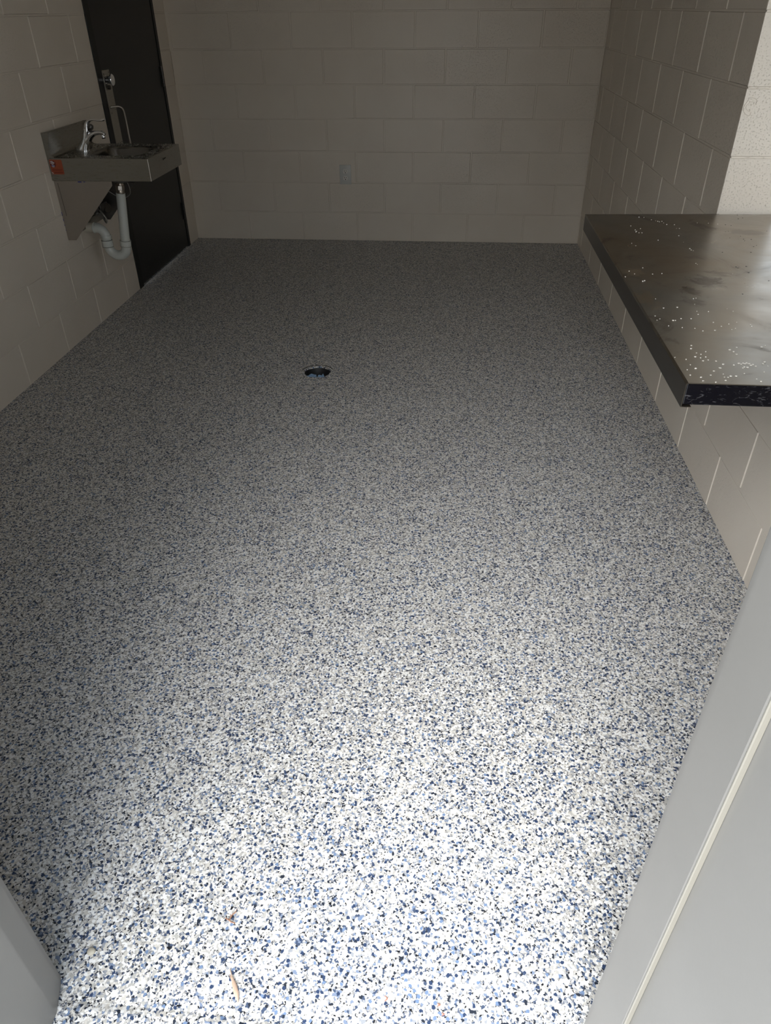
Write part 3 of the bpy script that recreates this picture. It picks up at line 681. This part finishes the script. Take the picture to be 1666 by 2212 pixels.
# ------------------------------------------------------------------ faucet
fx, fy = 0.080, -1.735
fa = thing('faucet', 'chrome single lever faucet on the hand sink deck', 'faucet', (fx, fy, SZ))
bm = NB()
loft(bm, [(fx, fy, SZ+0.0003), (fx, fy, SZ+0.0025), (fx+0.001, fy, SZ+0.005)], [(0.030, 0.040), (0.030, 0.040), (0.027, 0.037)], 36, side=(0, 1, 0))
obj('base_plate', bm, M_CHROME, fa, smooth=40)
bm = NB()
path = catmull([(fx, fy, SZ+0.004), (0.086, fy, SZ+0.016), (0.096, fy, SZ+0.032), (0.104, fy, SZ+0.047), (0.109, fy, SZ+0.060)], 8)
loft(bm, path, [(0.026, 0.034), (0.024, 0.028), (0.021, 0.0225), (0.0195, 0.0185), (0.018, 0.0165)], 32, side=(0, 1, 0))
obj('body', bm, M_CHROME, fa, smooth=50)
bm = NB()
path = catmull([(0.1085, fy, SZ+0.056), (0.113, fy, SZ+0.072), (0.119, fy, SZ+0.088), (0.124, fy, SZ+0.101)], 6)
loft(bm, path, [(0.0185, 0.0165), (0.0185, 0.0170), (0.0180, 0.0165), (0.0165, 0.0150)], 32, side=(0, 1, 0))
obj('sleeve', bm, M_CHROME, fa, smooth=50)
bm = NB()
path = catmull([(0.102, fy, SZ+0.036), (0.116, fy, SZ+0.052), (0.134, fy, SZ+0.067), (0.156, fy, SZ+0.077), (0.178, fy, SZ+0.080), (0.196, fy, SZ+0.078), (0.207, fy, SZ+0.070)], 7)
loft(bm, path, [(0.019, 0.021), (0.0185, 0.0195), (0.017, 0.0150), (0.0150, 0.0115), (0.0135, 0.0100), (0.0125, 0.0095), (0.0105, 0.0075)], 28, side=(0, 1, 0))
obj('spout', bm, M_CHROME, fa, smooth=50)
bm = NB(); lathe(bm, [(0.0095, 0.0), (0.0105, 0.0015), (0.0105, 0.010), (0.0098, 0.012), (0.0098, 0.018)], (0.1985, fy, SZ+0.054), (-0.12, 0, 1), seg=24)
obj('aerator', bm, M_CHROME, fa, smooth=40)
bm = NB(); loft(bm, [(0.126, fy, SZ+0.094), (0.136, fy, SZ+0.100), (0.145, fy, SZ+0.106), (0.150, fy, SZ+0.112)], [(0.014, 0.013), (0.0155, 0.0150), (0.0145, 0.0135), (0.010, 0.009)], 24, side=(0, 1, 0))
obj('cartridge_cap', bm, M_DARKMET, fa, smooth=50, label='dark underside of the lever hub')
bm = NB()
path = catmull([(0.122, fy, SZ+0.096), (0.126, fy, SZ+0.112), (0.134, fy, SZ+0.126), (0.148, fy, SZ+0.1345), (0.166, fy, SZ+0.1365), (0.188, fy, SZ+0.1335), (0.207, fy, SZ+0.1345), (0.222, fy, SZ+0.138)], 7)
loft(bm, path, [(0.0175, 0.0150), (0.0175, 0.0125), (0.0155, 0.0085), (0.0120, 0.0068), (0.0090, 0.0050), (0.0085, 0.0050), (0.0100, 0.0068), (0.008, 0.0056)], 28, side=(0, 1, 0))
obj('lever', bm, M_CHROME, fa, smooth=50)

# ------------------------------------------------------------------ drain pipe and trap
tp = thing('drain_trap', 'white plastic drain pipe and trap bend under the hand sink', 'pipe', (0.12, -1.75, 0.35))
yT = -1.752
TT = Vector((0.236, yT, 0.690)); TBt = Vector((0.206, yT, 0.428))
dirT = (TT-TBt).normalized()
bm = NB(); lathe(bm, [(0.0165, 0.690), (0.0165, 0.700), (0.0178, 0.701), (0.0178, 0.704), (0.0165, 0.705), (0.0178, 0.706), (0.0178, 0.710), (0.0165, 0.711), (0.0165, 0.725)], (0.240, yT, 0), seg=28)
obj('strainer_body', bm, M_NUT, tp, smooth=40, label='tarnished metal strainer')
bm = NB(); lathe(bm, [(0.0185, -0.012), (0.0185, 0.0), (0.0225, 0.001), (0.0235, 0.003), (0.0235, 0.021), (0.0225, 0.023), (0.018, 0.024)], TT-dirT*0.006, dirT, seg=8); obj('slip_nut', bm, M_NUT, tp)
bm = NB(); lathe(bm, [(0.0195, -0.020), (0.0200, -0.019), (0.0200, -0.001), (0.0195, 0.0)], TT-dirT*0.004, dirT, seg=24); obj('collar_ring', bm, M_NUT, tp, smooth=40)
bm = NB(); loft(bm, [TBt, TT-dirT*0.022], [(0.0238, 0.0238), (0.0232, 0.0232)], 28); obj('tailpiece', bm, M_PVC, tp, smooth=50)
cU = Vector((0.1555, yT, 0.405)); rU = 0.0495
U = [TBt + dirT*0.012] + [Vector((0.2045, yT, 0.414))] + arc(cU, rU, 0, -math.pi, 18, (1, 0, 0), (0, 0, 1)) + [Vector((0.104, yT+0.001, 0.420))]
bm = NB(); loft(bm, U, 0.0250, 28, side=(0, 1, 0)); obj('trap_bend', bm, M_PVC, tp, smooth=50)
bm = NB(); lathe(bm, [(0.0265, -0.024), (0.0282, -0.022), (0.0282, 0.004), (0.0265, 0.006)], TBt, dirT, seg=32); obj('coupling', bm, M_PVC, tp, smooth=40)
bm = NB(); lathe(bm, [(0.0262, 0), (0.0280, 0.002), (0.0280, 0.030), (0.0262, 0.032)], (0.105, yT, 0.401), seg=32); obj('coupling', bm, M_PVC, tp, smooth=40)
bm = NB(); lathe(bm, [(0.0255, 0), (0.0270, 0.002), (0.0270, 0.020), (0.0255, 0.022)], (0.105, yT, 0.438), seg=32); obj('coupling', bm, M_PVC, tp, smooth=40)
elb = [Vector((0.105, yT, 0.430))] + arc((0.061, yT, 0.452), 0.044, 0, math.pi/2, 12, (1, 0, 0), (0, 0, 1)) + [Vector((0.048, yT, 0.496))]
bm = NB(); loft(bm, elb, 0.0245, 28, side=(0, 1, 0)); obj('elbow', bm, M_PVC, tp, smooth=50)
bm = NB(); lathe(bm, [(0.0262, 0), (0.0275, 0.001), (0.0275, 0.004), (0.0262, 0.005)], (0.050, yT, 0.496), (1, 0, 0), seg=32)
obj('coupling', bm, M_PVC, tp, smooth=40)
bm = NB(); loft(bm, [(0.001, yT, 0.496), (0.051, yT, 0.496)], 0.0240, 28); obj('wall_stub', bm, M_STUB, tp, smooth=50, label='yellowed pipe stub out of the wall')
for c0, ax in [(TBt-dirT*0.024, dirT), (TBt+dirT*0.006, dirT), (Vector((0.105, yT, 0.400)), Vector((0, 0, 1))), (Vector((0.105, yT, 0.434)), Vector((0, 0, 1)))]:
    bm = NB(); lathe(bm, [(0.0262, -0.0008), (0.0286, 0.0), (0.0262, 0.0008)], c0, ax, seg=32)
    obj('joint_line', bm, M_DARKMET, tp)

bm = NB(); lathe(bm, [(0.036, 0.735), (0.038, 0.733), (0.038, 0.727), (0.024, 0.724), (0.020, 0.718), (0.017, 0.716)], (0.242, yT, 0), seg=28)
obj('lock_nut', bm, M_BLACKR, tp, smooth=40, label='black rubber nut under the basin')
# mixing valve body and supply hoses under the sink
vb = thing('supply_valve', 'dark metal supply valve with hoses between the sink brackets', 'valve', (0.04, -1.60, 0.53))
bm = NB(); box(bm, (0.012, -1.645, 0.545), (0.060, -1.555, 0.590), 0.006, 2)
lathe(bm, [(0.016, 0), (0.018, 0.002), (0.018, 0.03), (0.013, 0.034)], (0.036, -1.655, 0.568), (0, -1, 0), 18)
lathe(bm, [(0.016, 0), (0.018, 0.002), (0.018, 0.022), (0.012, 0.025)], (0.036, -1.60, 0.586), (0, 0, 1), 18)
obj('valve_body', bm, M_DARKMET, vb, smooth=40)
for y_ in (-1.66, -1.58):
    bm = NB(); lathe(bm, [(0.012, 0), (0.012, 0.025), (0.016, 0.027), (0.020, 0.032), (0.020, 0.040), (0.014, 0.044)], (0.001, y_, 0.560), (1, 0, 0), 18)
    lathe(bm, [(0.007, 0), (0.007, 0.012), (0.012, 0.013), (0.012, 0.024)], (0.034, y_, 0.568), (0, 0, 1), 14)
    obj('stop_valve', bm, M_CHROME, vb, smooth=40)
for k_, pts in enumerate([[(0.034, -1.66, 0.590), (0.045, -1.665, 0.63), (0.060, -1.69, 0.68), (0.075, -1.72, 0.735)],
            [(0.034, -1.58, 0.590), (0.060, -1.585, 0.62), (0.080, -1.63, 0.68), (0.090, -1.70, 0.735)],
            [(0.050, -1.645, 0.560), (0.075, -1.665, 0.545), (0.085, -1.66, 0.515), (0.070, -1.64, 0.495), (0.052, -1.62, 0.51)],
            [(0.10, -1.74, 0.735), (0.15, -1.70, 0.665), (0.21, -1.69, 0.632), (0.262, -1.705, 0.655), (0.275, -1.73, 0.70), (0.262, -1.74, 0.740)]]):
    bm = NB(); loft(bm, catmull(pts, 8), 0.0045 if k_ < 3 else 0.0022, 10); obj('supply_hose', bm, M_HOSE, vb, smooth=50)
bm = NB(); lathe(bm, [(0.004, 0), (0.006, 0.002), (0.024, 0.004), (0.026, 0.006), (0.024, 0.009), (0.004, 0.010)], (0.060, -1.575, 0.555), (0.85, -0.45, 0.2), 20)
obj('valve_handle', bm, M_DARKMET, vb, smooth=40)

# ------------------------------------------------------------------ wall outlet
ot = thing('wall_outlet', 'grey double power outlet low on the far block wall', 'outlet', (1.156, 0.0, 0.392))
bm = NB(); box(bm, (1.115, -0.0055, 0.392), (1.197, -0.0002, 0.520), 0.002, 2)
obj('cover_plate', bm, M_OUTPLATE, ot, smooth=35)
for zc_ in (0.4775, 0.4335):
    bm = NB(); pts = []
    for i in range(28):
        a = 2*math.pi*i/28; pts.append((1.156+0.0172*math.cos(a), -0.0058, zc_+max(-0.0145, min(0.0145, 0.0172*math.sin(a)))))
    prism(bm, pts, (0, -0.002, 0))
    oc = obj('receptacle', bm, M_OUTFACE, ot)
    bm = NB()
    box(bm, (1.156-0.0078, -0.0086, zc_-0.001), (1.156-0.0052, -0.0076, zc_+0.0085)); box(bm, (1.156+0.0052, -0.0086, zc_+0.0), (1.156+0.0076, -0.0076, zc_+0.0075))
    lathe(bm, [(0.0034, 0), (0.0034, 0.001)], (1.156, -0.0076, zc_-0.0085), (0, -1, 0), 12)
    obj('slot', bm, M_SLOT, oc)

# ------------------------------------------------------------------ floor drain
fd = thing('floor_drain', 'round open floor drain in the middle of the flake floor', 'drain', (DC.x, DC.y, -0.09))
bm = NB(); lathe(bm, [(0.068, -0.006), (0.064, -0.012), (0.062, -0.085), (0.03, -0.089), (0.001, -0.09)], DC, seg=40, cap=False)
obj('drain_body', bm, M_DRAINBLK, fd, smooth=50)
bm = NB()     # groove in the coating around the hole, broken in places
for a0, a1 in [(0.12*math.pi, 0.45*math.pi), (0.48*math.pi, 0.60*math.pi), (0.62*math.pi, 0.92*math.pi)]:
    n0 = 16
    pts = [(DC.x+(0.079+0.0015*math.sin(9*a))*math.cos(a), DC.y+(0.079+0.0015*math.sin(7*a))*math.sin(a), 0.0002) for a in [a0+(a1-a0)*i/n0 for i in range(n0+1)]]
    loft(bm, pts, [(0.0008, 0.0010), (0.0022, 0.0022), (0.0018, 0.0020), (0.0026, 0.0024), (0.0008, 0.0010)], 6, side=(0, 0, 1))
obj('groove', bm, M_DRAINBLK, fd, label='dark broken groove around the drain')
# crumpled plastic pushed into it
def crumple(cx, cy, z0, z1, r, seed, n=14, m=7, sx_=1.0):
    rnd = random.Random(seed); bm = NB(); rows = []
    for j in range(m):
        t = j/(m-1); row = []
        for i in range(n):
            a = 2*math.pi*i/n; k = 1 + 0.32*math.sin(3*a+seed) + rnd.uniform(-0.22, 0.22)
            rad = r*k*(0.55+0.45*t); top = (z0+(z1-z0)*t) + (rnd.uniform(-0.020, 0.005) if j == m-1 else rnd.uniform(-0.003, 0.003))
            row.append(bm.verts.new((cx+rad*sx_*math.cos(a), cy+rad*math.sin(a), top)))
        rows.append(row)
    for j in range(m-1):
        for i in range(n): bm.faces.new([rows[j][i], rows[j][(i+1) % n], rows[j+1][(i+1) % n], rows[j+1][i]])
    c0 = bm.verts.new((cx, cy, z0+(z1-z0)*0.35))
    for i in range(n): bm.faces.new([rows[-1][i], rows[-1][(i+1) % n], c0])
    bm.faces.new(rows[0][::-1]); return bm
o = obj('plastic_wad', crumple(DC.x-0.026, DC.y-0.016, -0.088, -0.006, 0.027, 3), M_BLUEPL); tag(o, 'crumpled blue plastic in the floor drain, its left piece', 'plastic')
o = obj('plastic_wad', crumple(DC.x+0.024, DC.y-0.020, -0.088, -0.010, 0.022, 8), M_BLUEPL); tag(o, 'crumpled blue plastic in the floor drain, its right piece', 'plastic')

# ------------------------------------------------------------------ bits on the floor by the doorway
def leaf(path, wid, name, m, label, cat, thick=0.0009):
    bm = NB(); loft(bm, catmull(path, 6), [(w, min(w, thick)) for w in wid], 8)
    o = obj(name, bm, m, smooth=60); tag(o, label, cat); return o
pa = [at(497, 2094, 0.003), at(502, 2112, 0.005), at(508, 2135, 0.006), at(512, 2152, 0.005), at(514, 2166, 0.003)]
bm = NB(); pts = catmull(pa, 8)
loft(bm, pts, [(0.0008, 0.0006), (0.0010, 0.0009), (0.0040, 0.0014), (0.0046, 0.0016), (0.0028, 0.0013), (0.0009, 0.0008)], 10, side=(1, 0, 0))
loft(bm, catmull([at(496, 2106, 0.003), at(499, 2112, 0.004), at(503, 2122, 0.004)], 5), [(0.0005, 0.0005), (0.0012, 0.0008), (0.0012, 0.0008)], 6, side=(1, 0, 0))
o = obj('dry_leaf', bm, M_LEAF, smooth=50); tag(o, 'long narrow dry brown leaf lying on the flake floor in the doorway', 'leaf')
bm = NB()
loft(bm, catmull([at(487, 1983, 0.002), at(495, 1988, 0.003), at(500, 1992, 0.002), at(508, 1994, 0.002)], 5), 0.0010, 6)
loft(bm, catmull([at(495, 1988, 0.003), at(502, 1976, 0.003), at(509, 1970, 0.003), at(512, 1963, 0.002)], 5), [(0.0013, 0.0013), (0.0010, 0.0010), (0.0005, 0.0005)], 6)
loft(bm, catmull([at(499, 1979, 0.003), at(497, 1974, 0.004)], 3), 0.0006, 5)
o = obj('twig', bm, M_TWIG, smooth=50); tag(o, 'small forked brown twig on the floor above the dry leaf', 'twig')
p = at(197, 2055, 0.004); bm = NB(); bmesh.ops.create_icosphere(bm, subdivisions=3, radius=0.0075)
for v_ in bm.verts: v_.co = Vector((v_.co.x*1.05, v_.co.y*0.95, v_.co.z*0.6)) * (1+0.08*math.sin(v_.co.x*400)*math.cos(v_.co.y*330))
bmesh.ops.translate(bm, verts=bm.verts, vec=(p.x, p.y, 0.0042)); o = obj('pebble', bm, M_PEBBLE, smooth=60); tag(o, 'round tan pebble on the floor near the left door jamb', 'pebble')
for (px_, py_, dx, dy, lb) in [(834, 2157, 0.004, 0.006, 'tiny reddish bark crumb, leftmost of the three by the doorway'), (948, 2171, 0.004, 0.003, 'tiny reddish bark crumb, the middle one of three by the doorway'), (957, 2191, 0.0035, 0.003, 'tiny reddish bark crumb, nearest of the three by the doorway')]:
    a_ = at(px_, py_, 0.0015)
    bm = NB(); loft(bm, catmull([a_+Vector((-dx*0.5, -dy*0.7, 0)), a_+Vector((dx*0.6, 0, 0.001)), a_+Vector((-dx*0.6, dy*0.7, 0))], 4), [(0.0006, 0.0006), (0.0013, 0.001), (0.0006, 0.0006)], 6)
    o = obj('bark_crumb', bm, M_REDBIT); tag(o, lb, 'bark', 'bark crumbs by the doorway')
